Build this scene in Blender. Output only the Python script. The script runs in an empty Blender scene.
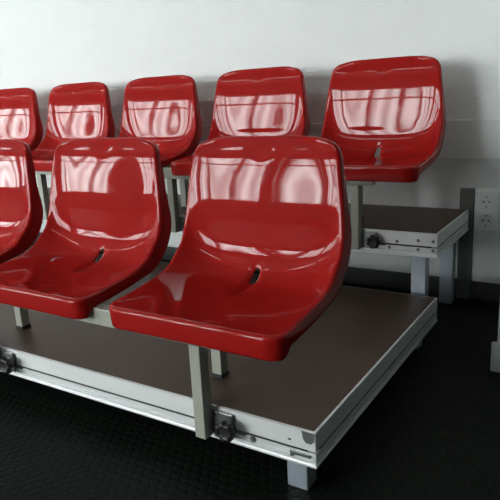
import bpy, bmesh, math, random
from mathutils import Vector, Matrix
random.seed(7)
S = bpy.context.scene
C = S.collection

# ------------------------------------------------------------------ materials
def new_mat(name):
    m = bpy.data.materials.new(name); m.use_nodes = True
    nt = m.node_tree; b = nt.nodes['Principled BSDF']
    return m, nt, b

def N(nt, typ, **kw):
    n = nt.nodes.new(typ)
    for k, v in kw.items():
        if k in n.inputs.keys() if hasattr(n.inputs, 'keys') else False: n.inputs[k].default_value = v
        else: setattr(n, k, v)
    return n

def simple(name, col, rough=.5, metal=0., noise=0., nscale=20., bump=0., bscale=200., spec=.5, coat=0., stretch=None):
    m, nt, b = new_mat(name)
    b.inputs['Base Color'].default_value = (*col, 1)
    b.inputs['Roughness'].default_value = rough
    b.inputs['Metallic'].default_value = metal
    b.inputs['Specular IOR Level'].default_value = spec
    b.inputs['Coat Weight'].default_value = coat
    tc = N(nt, 'ShaderNodeTexCoord'); src = tc.outputs['Object']
    if stretch:
        mp = N(nt, 'ShaderNodeMapping'); mp.inputs['Scale'].default_value = stretch
        nt.links.new(src, mp.inputs['Vector']); src = mp.outputs['Vector']
    if noise > 0:
        n = N(nt, 'ShaderNodeTexNoise'); n.inputs['Scale'].default_value = nscale; n.inputs['Detail'].default_value = 5
        nt.links.new(src, n.inputs['Vector'])
        mx = N(nt, 'ShaderNodeMix', data_type='RGBA')
        mx.inputs['A'].default_value = (*[c*(1-noise) for c in col], 1)
        mx.inputs['B'].default_value = (*[min(1, c*(1+noise)) for c in col], 1)
        nt.links.new(n.outputs['Fac'], mx.inputs['Factor']); nt.links.new(mx.outputs['Result'], b.inputs['Base Color'])
        mr = N(nt, 'ShaderNodeMapRange'); mr.inputs['To Min'].default_value = rough*.8; mr.inputs['To Max'].default_value = min(1, rough*1.25)
        nt.links.new(n.outputs['Fac'], mr.inputs['Value']); nt.links.new(mr.outputs['Result'], b.inputs['Roughness'])
    if bump > 0:
        n2 = N(nt, 'ShaderNodeTexNoise'); n2.inputs['Scale'].default_value = bscale; n2.inputs['Detail'].default_value = 4
        nt.links.new(src, n2.inputs['Vector'])
        bp = N(nt, 'ShaderNodeBump'); bp.inputs['Strength'].default_value = bump; bp.inputs['Distance'].default_value = .004
        nt.links.new(n2.outputs['Fac'], bp.inputs['Height']); nt.links.new(bp.outputs['Normal'], b.inputs['Normal'])
    return m

M = {}
M['wall'] = simple('white plaster', (.84, .86, .86), .85, noise=.035, nscale=6, bump=.8, bscale=90, spec=.2)
M['grey_wall'] = simple('grey side wall paint', (.16, .165, .165), .8, noise=.05, nscale=5)
M['board'] = simple('wall board with painted shade', (.75, .775, .765), .6, noise=.05, nscale=9, bump=.15, bscale=60)  # board greyed too, carrying the light fall-off in its colour
M['ceil'] = simple('ceiling paint', (.28, .285, .28), .9, noise=.03)
M['shaded_wall'] = simple('plaster with painted shade', (.73, .755, .745), .8, noise=.04, nscale=6, bump=.4, bscale=90, spec=.2)  # white plaster greyed to imitate light falling off down the wall
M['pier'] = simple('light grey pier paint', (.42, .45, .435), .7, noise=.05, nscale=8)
M['base'] = simple('dark skirting', (.055, .06, .06), .6, noise=.15, nscale=15)
M['dark_strip'] = simple('dark grey strip', (.12, .135, .125), .55, noise=.2, nscale=12)
M['white_plastic'] = simple('white plastic', (.85, .88, .865), .4, noise=.04)
M['steel'] = simple('grey painted steel tube', (.36, .365, .31), .45, noise=.06, nscale=30)
M['galv'] = simple('galvanised leg', (.60, .67, .76), .38, metal=.75, noise=.12, nscale=35, bump=.05)
M['alu'] = simple('extruded aluminium', (.95, 1.0, 1.0), .42, metal=.50, noise=.05, nscale=8, stretch=(1, 8, 8))
M['knob'] = simple('black moulded knob', (.011, .011, .010), .45, noise=.1)
M['zinc'] = simple('zinc plated hardware', (.27, .285, .285), .4, metal=.9, noise=.1, nscale=60)
M['cap'] = simple('black rubber cap', (.012, .016, .018), .7, noise=.1)
M['hole'] = simple('socket pin hole', (.02, .02, .02), .8, noise=.05)
M['frame'] = simple('window frame paint', (.22, .23, .23), .5, noise=.05)

# red moulded plastic, glossy with fine wear
m, nt, b = new_mat('red moulded plastic')
tc = N(nt, 'ShaderNodeTexCoord')
n = N(nt, 'ShaderNodeTexNoise'); n.inputs['Scale'].default_value = 14; n.inputs['Detail'].default_value = 6
nt.links.new(tc.outputs['Object'], n.inputs['Vector'])
mx = N(nt, 'ShaderNodeMix', data_type='RGBA')
mx.inputs['A'].default_value = (.31, .0078, .0070, 1); mx.inputs['B'].default_value = (.36, .012, .0095, 1)
nt.links.new(n.outputs['Fac'], mx.inputs['Factor']); nt.links.new(mx.outputs['Result'], b.inputs['Base Color'])
sc = N(nt, 'ShaderNodeTexNoise'); sc.inputs['Scale'].default_value = 35; sc.inputs['Detail'].default_value = 8
nt.links.new(tc.outputs['Object'], sc.inputs['Vector'])
mr = N(nt, 'ShaderNodeMapRange'); mr.inputs['From Min'].default_value = .3; mr.inputs['From Max'].default_value = .75
mr.inputs['To Min'].default_value = .02; mr.inputs['To Max'].default_value = .055
nt.links.new(sc.outputs['Fac'], mr.inputs['Value']); nt.links.new(mr.outputs['Result'], b.inputs['Roughness'])
b.inputs['IOR'].default_value = 1.33
nb = N(nt, 'ShaderNodeTexNoise'); nb.inputs['Scale'].default_value = 9; nb.inputs['Detail'].default_value = 2
nt.links.new(tc.outputs['Object'], nb.inputs['Vector'])
bp = N(nt, 'ShaderNodeBump'); bp.inputs['Strength'].default_value = .010; bp.inputs['Distance'].default_value = .02
nt.links.new(nb.outputs['Fac'], bp.inputs['Height']); nt.links.new(bp.outputs['Normal'], b.inputs['Normal'])
M['red'] = m

# phenolic faced ply deck, dark brown with a faint mesh relief
m, nt, b = new_mat('brown phenolic deck')
tc = N(nt, 'ShaderNodeTexCoord')
n = N(nt, 'ShaderNodeTexNoise'); n.inputs['Scale'].default_value = 5; n.inputs['Detail'].default_value = 8
nt.links.new(tc.outputs['Object'], n.inputs['Vector'])
mx = N(nt, 'ShaderNodeMix', data_type='RGBA')
mx.inputs['A'].default_value = (.056, .034, .022, 1); mx.inputs['B'].default_value = (.105, .067, .044, 1)
nt.links.new(n.outputs['Fac'], mx.inputs['Factor']); nt.links.new(mx.outputs['Result'], b.inputs['Base Color'])
b.inputs['Roughness'].default_value = .45; b.inputs['Specular IOR Level'].default_value = .33
vo = N(nt, 'ShaderNodeTexVoronoi'); vo.inputs['Scale'].default_value = 260
nt.links.new(tc.outputs['Object'], vo.inputs['Vector'])
bp = N(nt, 'ShaderNodeBump'); bp.inputs['Strength'].default_value = .25; bp.inputs['Distance'].default_value = .001
nt.links.new(vo.outputs['Distance'], bp.inputs['Height']); nt.links.new(bp.outputs['Normal'], b.inputs['Normal'])
M['deck'] = m

# black rubber floor with hexagonally packed round studs
m, nt, b = new_mat('black studded rubber')
def math_n(op, a, bb=None):
    q = N(nt, 'ShaderNodeMath', operation=op)
    for i, x in enumerate((a, bb)):
        if x is None: continue
        if isinstance(x, (int, float)): q.inputs[i].default_value = x
        else: nt.links.new(x, q.inputs[i])
    return q.outputs[0]
tc = N(nt, 'ShaderNodeTexCoord'); sp = N(nt, 'ShaderNodeSeparateXYZ')
nt.links.new(tc.outputs['Object'], sp.inputs[0])
P = .024
def lattice(ox, oy):
    x = math_n('DIVIDE', sp.outputs[0], P); y = math_n('DIVIDE', sp.outputs[1], P*math.sqrt(3))
    fx = math_n('SUBTRACT', math_n('FRACT', math_n('ADD', x, 100+ox)), .5)
    fy = math_n('MULTIPLY', math_n('SUBTRACT', math_n('FRACT', math_n('ADD', y, 100+oy)), .5), math.sqrt(3))
    return math_n('SQRT', math_n('ADD', math_n('MULTIPLY', fx, fx), math_n('MULTIPLY', fy, fy)))
dist = math_n('MINIMUM', lattice(0, 0), lattice(.5, .5))
mr = N(nt, 'ShaderNodeMapRange', interpolation_type='SMOOTHSTEP')
mr.inputs['From Min'].default_value = .33; mr.inputs['From Max'].default_value = .43
mr.inputs['To Min'].default_value = 1; mr.inputs['To Max'].default_value = 0
nt.links.new(dist, mr.inputs['Value'])
bp = N(nt, 'ShaderNodeBump'); bp.inputs['Strength'].default_value = .8; bp.inputs['Distance'].default_value = .0015
nt.links.new(mr.outputs['Result'], bp.inputs['Height']); nt.links.new(bp.outputs['Normal'], b.inputs['Normal'])
n = N(nt, 'ShaderNodeTexNoise'); n.inputs['Scale'].default_value = 3; n.inputs['Detail'].default_value = 6
nt.links.new(tc.outputs['Object'], n.inputs['Vector'])
mx = N(nt, 'ShaderNodeMix', data_type='RGBA')
mx.inputs['A'].default_value = (.0022, .0038, .0025, 1); mx.inputs['B'].default_value = (.0095, .0130, .0088, 1)
nt.links.new(n.outputs['Fac'], mx.inputs['Factor']); nt.links.new(mx.outputs['Result'], b.inputs['Base Color'])
b.inputs['Roughness'].default_value = .5
b.inputs['Specular IOR Level'].default_value = .09
M['floor'] = m

# daylight seen through light curtains: vertical folds
LAMP = 11.0
WIN = 14.0
m, nt, b = new_mat('daylit net curtain')
nt.nodes.remove(b)
em = N(nt, 'ShaderNodeEmission'); out = nt.nodes['Material Output']
tc = N(nt, 'ShaderNodeTexCoord')
wv = N(nt, 'ShaderNodeTexWave', wave_type='BANDS', bands_direction='X')
wv.inputs['Scale'].default_value = 1.6; wv.inputs['Distortion'].default_value = 1.5; wv.inputs['Detail'].default_value = 2
nt.links.new(tc.outputs['Object'], wv.inputs['Vector'])
mr = N(nt, 'ShaderNodeMapRange'); mr.inputs['To Min'].default_value = WIN*.55; mr.inputs['To Max'].default_value = WIN*1.2
nt.links.new(wv.outputs['Fac'], mr.inputs['Value']); nt.links.new(mr.outputs['Result'], em.inputs['Strength'])
em.inputs['Color'].default_value = (.95, 1, .99, 1)
nt.links.new(em.outputs[0], out.inputs['Surface'])
M['pane'] = m

# ------------------------------------------------------------------ mesh helpers
def link(name, bm, mat, parent=None, smooth=False, loc=(0, 0, 0)):
    me = bpy.data.meshes.new(name)
    bmesh.ops.recalc_face_normals(bm, faces=bm.faces)
    bm.to_mesh(me); bm.free()
    me.materials.append(mat)
    if smooth:
        for p in me.polygons: p.use_smooth = True
    o = bpy.data.objects.new(name, me); C.objects.link(o)
    o.location = loc
    if parent: o.parent = parent
    return o

def box(bm, x0, x1, y0, y1, z0, z1, bev=0.):
    r = bmesh.ops.create_cube(bm, size=1)
    vs = r['verts']
    for v in vs:
        v.co = Vector(((x0+x1)/2+v.co.x*(x1-x0), (y0+y1)/2+v.co.y*(y1-y0), (z0+z1)/2+v.co.z*(z1-z0)))
    if bev:
        es = list({e for v in vs for e in v.link_edges})
        bmesh.ops.bevel(bm, geom=es, offset=bev, segments=2, affect='EDGES', profile=.5)
    return bm

def mk_box(name, mat, dims, parent=None, bev=.0015):
    return link(name, box(bmesh.new(), *dims, bev=bev), mat, parent)

def cyl(bm, p, axis, r, h, seg=20):
    """closed cylinder from p along the axis"""
    q = Vector(axis).to_track_quat('Z', 'Y').to_matrix().to_4x4()
    mt = Matrix.Translation(Vector(p)+Vector(axis).normalized()*h/2) @ q
    bmesh.ops.create_cone(bm, cap_ends=True, segments=seg, radius1=r, radius2=r, depth=h, matrix=mt)

def thing(name, label, cat, loc=(0, 0, 0), group=None):
    o = bpy.data.objects.new(name, None); C.objects.link(o)
    o.location = loc; o.empty_display_size = .1
    o['label'] = label; o['category'] = cat
    if group: o['group'] = group
    return o

def struct(name, bm, mat):
    o = link(name, bm, mat); o['kind'] = 'structure'; return o

# ------------------------------------------------------------------ the room
WALL_Y = 1.33; WIN_Y = -4.6; XL = -12.0; XR = 5.5; H = 3.1
struct('floor', box(bmesh.new(), XL, XR, WIN_Y, WALL_Y, -.05, 0), M['floor'])
struct('ceiling', box(bmesh.new(), XL, XR, WIN_Y, WALL_Y, H, H+.1), M['ceil'])
struct('wall_back', box(bmesh.new(), XL, XR, WALL_Y, WALL_Y+.15, -.05, H+.1), M['wall'])
struct('wall_left', box(bmesh.new(), XL-.15, XL, WIN_Y, WALL_Y, -.05, H+.1), M['wall'])
struct('wall_east', box(bmesh.new(), XR, XR+.15, WIN_Y, WALL_Y, -.05, H+.1), M['grey_wall'])
# projecting pier at the right of the picture
struct('wall_right', box(bmesh.new(), .197, .85, .737, WALL_Y, 0, H, bev=.004), M['pier'])
struct('baseboard_right', box(bmesh.new(),  .184, .863, .724, .737, 0, .088, bev=.004), M['pier'])
# board along the back wall, skirting below
struct('fitting_1', box(bmesh.new(), XL, .197, WALL_Y-.012, WALL_Y, .521, .660, bev=.003), M['board'])
struct('fitting_9', box(bmesh.new(), XL, .197, WALL_Y-.002, WALL_Y, .070, .521), M['shaded_wall'])  # thin sheet giving the lower wall its painted shade
struct('baseboard_back', box(bmesh.new(), XL, .197, WALL_Y-.010, WALL_Y, 0, .070, bev=.003), M['base'])

# window wall behind the camera: pier, sill and lintel around the openings
wins = [(-11.2, -9.75), (-8.95, -7.9), (-7.2, -5.65), (-4.85, -3.17), (-3.0, -1.72)]
Z0, Z1 = .48, 2.35
bm = bmesh.new()
box(bm, XL, XR, WIN_Y-.2, WIN_Y, -.05, Z0); box(bm, XL, XR, WIN_Y-.2, WIN_Y, Z1, H+.1)
xs = [XL]+[x for w in wins for x in w]+[XR]
for i in range(0, len(xs), 2): box(bm, xs[i], xs[i+1], WIN_Y-.2, WIN_Y, Z0, Z1)
struct('wall_front', bm, M['wall'])
for i, (a, c) in enumerate(wins):
    bm = bmesh.new()
    t = .05
    box(bm, a, c, WIN_Y-.14, WIN_Y-.08, Z0, Z0+t); box(bm, a, c, WIN_Y-.14, WIN_Y-.08, Z1-t, Z1)
    box(bm, a, a+t, WIN_Y-.14, WIN_Y-.08, Z0, Z1); box(bm, c-t, c, WIN_Y-.14, WIN_Y-.08, Z0, Z1)
    mid = (a+c)/2
    nq = max(2, round((c-a)/.42))
    for q in [a+(c-a)*k/nq for k in range(1, nq)]: box(bm, q-.022, q+.022, WIN_Y-.14, WIN_Y-.08, Z0, Z1)
    box(bm, a, c, WIN_Y-.14, WIN_Y-.08, Z1-.48, Z1-.43)
    f = struct('window_%d' % (i+1), bm, M['frame'])
    bm = bmesh.new(); box(bm, a, c, WIN_Y-.17, WIN_Y-.15, Z0, Z1)
    link('pane', bm, M['pane'], f)

# tube lamps under the ceiling, out of view, added for fill and seat highlights
tube = bpy.data.materials.new('lit tube'); tube.use_nodes = True
tb = tube.node_tree.nodes['Principled BSDF']; tb.inputs['Emission Color'].default_value = (.95, 1, .97, 1); tb.inputs['Emission Strength'].default_value = LAMP
for k, xc in enumerate((-7.2, -5.2, -3.2, -1.2)):
    bm = bmesh.new(); box(bm, xc-.75, xc+.75, -2.28, -2.12, H-.07, H, bev=.004)
    lamp = struct('fitting_%d' % (k+4), bm, M['white_plastic'])
    bm = bmesh.new()
    for yy in (-2.24, -2.16): cyl(bm, (xc-.70, yy, H-.092), (1, 0, 0), .016, 1.40, 14)
    link('tube', bm, tube, lamp)

# dark strip and white duct with the double socket, right of the upper platform
struct('fitting_2', box(bmesh.new(), -.047, .003, WALL_Y-.022, WALL_Y, 0, .417, bev=.002), M['dark_strip'])
struct('fitting_3', box(bmesh.new(), .003, .150, WALL_Y-.014, WALL_Y-.0001, .070, .417, bev=.002), M['white_plastic'])
sk = thing('wall_socket', 'white double power socket on the wall right of the upper platform', 'socket', (.047, WALL_Y-.014, .339))
mk_box('plate', M['white_plastic'], (-.040, .040, -.011, 0, -.074, .072), sk, .003)
for zc in (.034, -.034):
    bm = bmesh.new()
    # raised round rim with a sunken well
    prof = [(.026, -.011), (.026, -.0145), (.0215, -.0145), (.0195, -.0115), (.0, -.0115)]
    rings = []
    for r, yy in prof[:-1]:
        rings.append([bm.verts.new((r*math.cos(2*math.pi*k/28), yy, zc+r*math.sin(2*math.pi*k/28))) for k in range(28)])
    for A, B in zip(rings, rings[1:]):
        for k in range(28): bm.faces.new((A[k], A[(k+1) % 28], B[(k+1) % 28], B[k]))
    bm.faces.new(rings[-1])
    s = link('socket', bm, M['white_plastic'], sk)
    bm = bmesh.new()
    for dx in (-.0095, .0095): cyl(bm, (dx, -.0113, zc), (0, -1, 0), .0032, .0008, 12)
    box(bm, -.003, .003, -.0135, -.0115, zc+.0165, zc+.0195); box(bm, -.003, .003, -.0135, -.0115, zc-.0195, zc-.0165)
    link('pin_hole', bm, M['hole'], s)

# ------------------------------------------------------------------ platforms
RT = .078
RPROF = [(0.005, 0), (0, -.0012), (0, -.0415), (.019, -.0417), (.019, -.0465), (0, -.0467), (0, -.0580), (.006, -.0584),
         (.006, -.0620), (0, -.0624), (0, -.0705), (-.0015, -.0725), (-.0015, -.0765), (0, -.078)]   # (inset, height) of the rail's outer face
def rail(name, p, d, nrm, L, parent, mat):
    """extruded rail running from p along d, outer face towards nrm; mitred at both ends"""
    p, d, nrm = Vector(p), Vector(d), Vector(nrm)
    prof = RPROF+[(.030, -.078), (.030, -.074), (.024, -.072), (.024, -.020), (.030, -.018), (.030, -.004), (.0061, -.004)]
    bm = bmesh.new(); ends = []
    for s in (0, 1):
        ring = []
        for ins, z in prof:
            along = (ins if s == 0 else L-ins)
            ring.append(bm.verts.new(p + d*along - nrm*ins + Vector((0, 0, z))))
        ends.append(ring)
    n = len(prof)
    for k in range(n): bm.faces.new((ends[0][k], ends[0][(k+1) % n], ends[1][(k+1) % n], ends[1][k]))
    bm.faces.new(ends[0]); bm.faces.new(ends[1][::-1])
    o = link(name, bm, mat, parent)
    # dark bar in the rail's slot, standing in for shade of the open groove
    bm = bmesh.new(); e = []
    for s in (0, 1):
        a = .020 if s == 0 else L-.020
        e.append([bm.verts.new(p + d*a - nrm*i_ + Vector((0, 0, z))) for i_, z in ((.0012, -.0417), (.0012, -.0465), (.0188, -.0465), (.0188, -.0417))])
    for k in range(4): bm.faces.new((e[0][k], e[0][(k+1) % 4], e[1][(k+1) % 4], e[1][k]))
    bm.faces.new(e[0]); bm.faces.new(e[1][::-1])
    link('slot_shade', bm, M['cap'], o)
    return o

def platform(label, loc, L, D, leg_dims, group):
    """origin at the floor below the front right corner; top at loc z"""
    x, y, zt = loc
    t = thing('stage_platform', label, 'platform', (x, y, 0), group)
    mk_box('deck', M['deck'], (-L+.006, -.0062, .0062, D-.006, zt-.0155, zt+.0005), t, .0008)
    rail('front_rail', (-L, 0, zt), (1, 0, 0), (0, -1, 0), L, t, M['alu'])
    rail('side_rail', (0, 0, zt), (0, 1, 0), (1, 0, 0), D, t, M['alu'])
    rail('side_rail', (-L, D, zt), (0, -1, 0), (-1, 0, 0), D, t, M['alu'])
    rail('rear_rail', (0, D, zt), (-1, 0, 0), (0, 1, 0), L, t, M['alu'])
    for a in leg_dims:
        mk_box('leg', M['galv'], (*a, 0, zt-RT+.004), t, .002)
    return t

def bolts(t, zt, pts, r=.0042):
    for px, dz in pts:
        bm = bmesh.new(); cyl(bm, (px, -.0005, zt+dz), (0, -1, 0), r, .0035, 6)
        cyl(bm, (px, .002, zt+dz), (0, -1, 0), r*1.6, .0032, 18)
        link('bolt', bm, M['zinc'], t)

Z_A, Z_B = .150, .344
Y_B = .881; X_B = -.0115; D_B = .418; D_A = .857
LEN = 3.0
pa = platform('low front platform with brown deck and aluminium edge on the black rubber floor', (0, 0, Z_A), LEN, D_A,
              [(-.076, -.030, .020, .062), (-.080, -.034, D_A-.075, D_A-.033), (-LEN+.03, -LEN+.076, .020, .062), (-LEN+.03, -LEN+.076, D_A-.075, D_A-.033)],
              'stage platforms under the seats')
bolts(pa, Z_A, [(-.141, -.0525)], .0045)
# corner fittings at the near corner
bm = bmesh.new()
vs = [(-.029, -.002), (-.001, -.002), (-.003, -.020), (-.009, -.026), (-.020, -.026), (-.026, -.018)]
lo = [bm.verts.new((a, -.0015, Z_A+c)) for a, c in vs]; hi = [bm.verts.new((a, .001, Z_A+c)) for a, c in vs]
bm.faces.new(lo); bm.faces.new(hi[::-1])
for k in range(len(vs)): bm.faces.new((lo[k], lo[(k+1) % len(vs)], hi[(k+1) % len(vs)], hi[k]))
link('corner_plate', bm, M['zinc'], pa)
bm = bmesh.new(); box(bm, -.060, -.053, -.0006, .001, Z_A-.030, Z_A-.0265, .0005); link('slot', bm, M['knob'], pa)
bm = bmesh.new(); box(bm, -.052, -.010, -.003, .004, Z_A-.0575, Z_A-.0495, .001); box(bm, -.056, -.048, -.002, .002, Z_A-.064, Z_A-.050, .0008)
link('latch', bm, M['zinc'], pa)

pb = platform('raised rear platform with brown deck on tall square legs against the white wall', (X_B, Y_B, Z_B), LEN, D_B,
              [(-.082, -.036, .010, .052), (-.079, -.033, .345, .387), (-LEN+.03, -LEN+.076, .010, .052), (-LEN+.03, -LEN+.076, .345, .387)],
              'stage platforms under the seats')
bolts(pb, Z_B, [(-.150, -.054), (-.125, -.033), (-.058, -.025), (-.058, -.054), (-.012, -.025), (-.012, -.0535)], .0032)

# ------------------------------------------------------------------ seat frames
def star_knob(p, parent):
    bm = bmesh.new(); n = 70; rr = []
    prof = [(.30, 0), (.92, .001), (1, .004), (1, .013), (.93, .0165), (.62, .0185), (.55, .0165), (.2, .0165)]
    for s, dep in prof:
        ring = []
        for k in range(n):
            a = 2*math.pi*k/n
            r = (.0212+.0020*math.cos(7*a))*s
            ring.append(bm.verts.new((p[0]+r*math.cos(a), p[1]-dep, p[2]+r*math.sin(a))))
        rr.append(ring)
    for A, B in zip(rr, rr[1:]):
        for k in range(n): bm.faces.new((A[k], A[(k+1) % n], B[(k+1) % n], B[k]))
    bm.faces.new(rr[0]); bm.faces.new(rr[-1])
    return link('star_knob', bm, M['knob'], parent, smooth=True)

def seat_frame(label, y0, zt, posts, rears, x_end, x_far, group):
    """posts: left edges of the front posts (world x); rears: left edges of the rear legs"""
    t = thing('seat_frame', label, 'seat frame', (0, y0, zt), group)
    W = .027
    mk_box('beam', M['steel'], (x_far, x_end, -.034, -.004, .146, .186), t, .002)
    for px, rx in zip(posts, rears):
        mk_box('cross_arm', M['steel'], (rx+.001, rx+W-.001, -.003, .138, .160, .185), t, .0015)
        po = mk_box('post', M['steel'], (px, px+W, -.034, -.0045, -.064, .1455), t, .002)
        # clamp plate on the rail, screw with star knob, sliding strip in the groove
        mk_box('clamp_plate', M['zinc'], (px+W, px+W+.052, -.0075, -.0040, -.062, -.008), po, .001)
        mk_box('clamp_strip', M['zinc'], (px+W+.052, px+W+.078, -.0035, .004, -.049, -.041), po, .0008)
        bm = bmesh.new(); cyl(bm, (px+.074, -.0075, -.036), (0, -1, 0), .006, .012, 16); link('screw', bm, M['zinc'], po)
        star_knob((px+.074, -.019, -.034), po)
        lg = mk_box('rear_leg', M['steel'], (rx, rx+W, .108, .136, .008, .160), t, .002)
        mk_box('foot_cap', M['cap'], (rx-.001, rx+W+.001, .107, .137, .0006, .010), lg, .001)
    return t

A_posts = [-.2645, -.9705]; B_posts = [-.2790, -1.030, -1.781]
fa = seat_frame('grey steel tube frame clamped to the front platform, carrying the front row of seats', 0, Z_A,
                A_posts, [-.3165, -1.0225], -.190, -1.62, 'steel seat frames')
fb = seat_frame('grey steel tube frame clamped to the raised rear platform, carrying the back row of seats', Y_B, Z_B,
                B_posts, [-.331, -1.082, -1.833], -.205, -2.62, 'steel seat frames')

# ------------------------------------------------------------------ the seat shell
def catmull(pts, t):
    n = len(pts)-1; f = min(max(t, 0), 1)*n; i = min(int(f), n-1); f -= i
    p0 = pts[max(i-1, 0)]; p1 = pts[i]; p2 = pts[i+1]; p3 = pts[min(i+2, n)]
    return [.5*(2*b+(c-a)*f+(2*a-5*b+4*c-d)*f*f+(3*b-a-3*c+d)*f**3) for a, b, c, d in zip(p0, p1, p2, p3)]

# profiles (y, z) from the front edge over the pan and up the back, at matching stations
CEN = [(-.061, .213), (-.035, .2105), (0, .2075), (.05, .2055), (.10, .206), (.15, .210), (.182, .2175), (.205, .231), (.219, .251), (.2305, .280),
       (.2332, .315), (.2352, .355), (.2390, .400), (.2450, .450), (.2535, .495), (.264, .533)]
EDG = [(-.061, .212), (-.035, .2135), (0, .2165), (.045, .221), (.088, .2265), (.128, .235), (.155, .247), (.178, .267), (.203, .291), (.218, .321),
       (.2265, .354), (.2325, .392), (.2380, .430), (.2444, .470), (.2522, .504), (.2615, .526)]
WID = [.208, .2085, .209, .209, .2085, .208, .2075, .207, .2065, .206, .203, .199, .194, .188, .183, .179]
def seat_mesh():
    bm = bmesh.new()
    # stations along the profile, denser at both ends where the corners are rounded
    NT, NU = 64, 41
    ts = []
    for j in range(NT+1):
        s = j/NT
        ts.append(s - .11*math.sin(2*math.pi*s)/(2*math.pi)*1.6)
    # arc length along the edge
    epts = [catmull(EDG, t) for t in ts]; arc = [0]
    for a, c in zip(epts, epts[1:]): arc.append(arc[-1]+math.dist(a, c))
    L = arc[-1]
    def corner(s, r):
        if s >= r: return 0
        return r-math.sqrt(max(0, r*r-(r-s)**2))
    grid = []
    for j, t in enumerate(ts):
        c = catmull(CEN, t); e = catmull(EDG, t); w = catmull([(q,) for q in WID], t)[0]
        w -= corner(arc[j], .026) + corner(L-arc[j], .032)
        row = []
        for i in range(NU+1):
            u = -1+2*i/NU; u = u*(1.12-.12*u*u)           # finer towards the sides
            g = abs(u)**(2.8+3.5*min(1, max(0, (t-.45)/.2)))
            x = w*u
            y = c[0]+(e[0]-c[0])*g; z = c[1]+(e[1]-c[1])*g
            # brow below the top of the back, dipping in the middle
            if t > .75:
                brow = .511-.016*math.exp(-(x/.022)**2)-.004*(x/.15)**2
                d = z-brow
                k = 1/(1+math.exp(-d/.0028))
                y += .0034*k*max(0, 1-abs(u)**6)
            # drain groove running into the slot at the bend
            gg = math.exp(-(x/.012)**2)
            y_m = (catmull(CEN, t)[0])
            gl = 1/(1+math.exp(-(y_m-.125)/.010))*1/(1+math.exp((y_m-.222)/.004))*(1/(1+math.exp((t-.54)/.006)) if t < .62 else 0)
            z -= .0095*gg*gl
            row.append(bm.verts.new((x, y, z)))
        grid.append(row)
    faces = {}
    for j in range(NT):
        for i in range(NU):
            faces[j, i] = bm.faces.new((grid[j][i], grid[j][i+1], grid[j+1][i+1], grid[j+1][i]))
    # slot hole in the middle of the bend
    ic = NU//2
    tj = min(range(NT+1), key=lambda j: abs(catmull(CEN, ts[j])[1]-.232))
    for j in range(tj-3, tj+4):
        for i in (ic, ic+1): grid[j][i].co.x *= (.7 if j in (tj-3, tj+3) else 1.35)
    kill = [faces[j, ic] for j in range(tj-3, tj+3)]
    bmesh.ops.delete(bm, geom=kill, context='FACES_ONLY')
    # perimeter in order, then the rolled edge and the skirt
    per = [(0, i) for i in range(NU+1)]+[(j, NU) for j in range(1, NT+1)]+[(NT, i) for i in range(NU-1, -1, -1)]+[(j, 0) for j in range(NT-1, 0, -1)]
    base = [grid[j][i].co.copy() for j, i in per]
    n = len(per)
    def sm(a, b_, v):
        v = min(1, max(0, (v-a)/(b_-a))); return v*v*(3-2*v)
    out = []; down = []; dep = []
    cen = Vector((0, 0, 0))
    for k in range(n):
        j, i = per[k]; t = ts[j]
        tan = (base[(k+1) % n]-base[k-1])
        if tan.length < 1e-6: tan = base[(k+2) % n]-base[k-2]
        tan.normalize()
        # back-of-shell direction: down under the pan, backwards behind the back
        e1 = Vector(catmull(EDG, min(1, t+.02))); e0 = Vector(catmull(EDG, max(0, t-.02)))
        tg = (e1-e0).normalized()
        q = Vector((0, tg.y, -tg.x))                     # behind the surface
        o_ = tan.cross(q) 
        if o_.length > 1e-6: o_.normalize()
        ctr = Vector((0, *catmull(CEN, min(.93, max(.05, t)))))
        if o_.dot(base[k]-ctr) < 0: o_ = -o_
        out.append(o_); down.append(q)
        f = 1-sm(-.046, -.032, base[k].y) if t < .3 else 0
        d = .029+.020*f+.020*sm(.30, .48, t)*(1-sm(.60, .78, t))
        d = d*(1-.42*sm(.80, 1, t))
        dep.append(d)
    rings = [[grid[j][i] for j, i in per]]
    for s, dd in ((.0032, .0006), (.0060, .0022), (.0079, .0048), (.0088, .0082), (.0090, .0120), (.0088, .5), (.0080, 1.0)):
        ring = []
        for k in range(n):
            depth = dd if dd < .4 else .0120+(dep[k]-.0120)*dd
            ring.append(bm.verts.new(base[k]+out[k]*s+down[k]*depth))
        rings.append(ring)
    for A, B in zip(rings, rings[1:]):
        for k in range(n): bm.faces.new((A[k], A[(k+1) % n], B[(k+1) % n], B[k]))
    return bm

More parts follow.
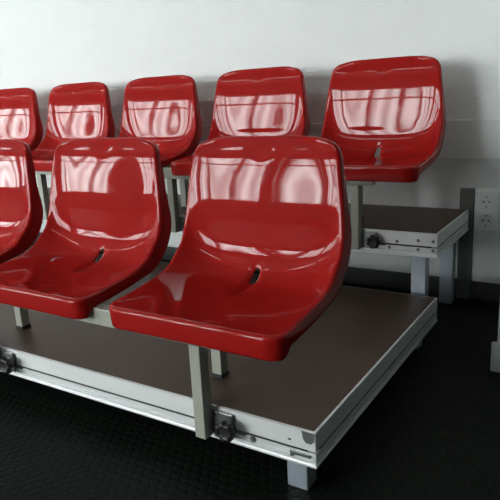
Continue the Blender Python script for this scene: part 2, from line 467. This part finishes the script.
def make_seat(label, loc):
    t = thing('stadium_seat', label, 'seat', loc, 'red moulded seats on the stand')
    sh = link('shell', seat_mesh(), M['red'], t, smooth=True)
    md = sh.modifiers.new('thick', 'SOLIDIFY'); md.thickness = .0032; md.offset = -1
    sb = sh.modifiers.new('smooth', 'SUBSURF'); sb.levels = 1; sb.render_levels = 1
    # moulded block below the pan that bolts to the beam
    link('mounting_block', box(bmesh.new(), -.055, .055, -.032, .085, .1864, .200, bev=.003), M['cap'], t)
    return t

X0 = -.2450; DXB = -.031; PITCH = .5
seats = [
 ('red plastic seat nearest the camera, at the right end of the front row', 0, 0),
 ('red plastic seat in the middle of the front row, second from its right end', 0, 1),
 ('red plastic front row seat cut off by the left edge of the photo', 0, 2),
 ('red plastic seat at the right end of the back row, beside the bare wall', 1, 0),
 ('red plastic back row seat just left of the right-end one', 1, 1),
 ('red plastic seat in the middle of the back row, third from its right end', 1, 2),
 ('red plastic back row seat, fourth from the right end of that row', 1, 3),
 ('red plastic back row seat cut off by the left edge of the photo', 1, 4),
]
proto = None
for lab, r, i in seats:
    loc = (X0-PITCH*i+(DXB if r else 0), Y_B if r else 0, Z_B if r else Z_A)
    if proto is None:
        proto = make_seat(lab, loc); continue
    o = proto.copy(); C.objects.link(o); o.location = loc; o['label'] = lab
    for ch in list(proto.children):
        c = ch.copy(); C.objects.link(c); c.parent = o

# ------------------------------------------------------------------ world, camera, exposure
w = bpy.data.worlds.new('World'); S.world = w; w.use_nodes = True
w.node_tree.nodes['Background'].inputs['Color'].default_value = (.8, .9, 1, 1)
w.node_tree.nodes['Background'].inputs['Strength'].default_value = .3

yaw, pit, rol, f = .56935, .24986, -.05183, 596.01
fwd = Vector((-math.sin(yaw)*math.cos(pit), math.cos(yaw)*math.cos(pit), -math.sin(pit)))
r0 = Vector((math.cos(yaw), math.sin(yaw), 0)); u0 = r0.cross(fwd)
rt = r0*math.cos(rol)+u0*math.sin(rol); up = u0*math.cos(rol)-r0*math.sin(rol)
cam = bpy.data.cameras.new('Camera'); co = bpy.data.objects.new('Camera', cam); C.objects.link(co)
mt = Matrix((rt, up, -fwd)).transposed().to_4x4(); mt.translation = Vector((.45526, -.9072, .77328))
co.matrix_world = mt
cam.sensor_width = 36; cam.lens = f/500*36; cam.clip_start = .02
S.camera = co
S.view_settings.view_transform = 'Standard'; S.view_settings.look = 'None'
S.view_settings.gamma = 1; S.view_settings.exposure = 0.60
S.view_settings.use_curve_mapping = False
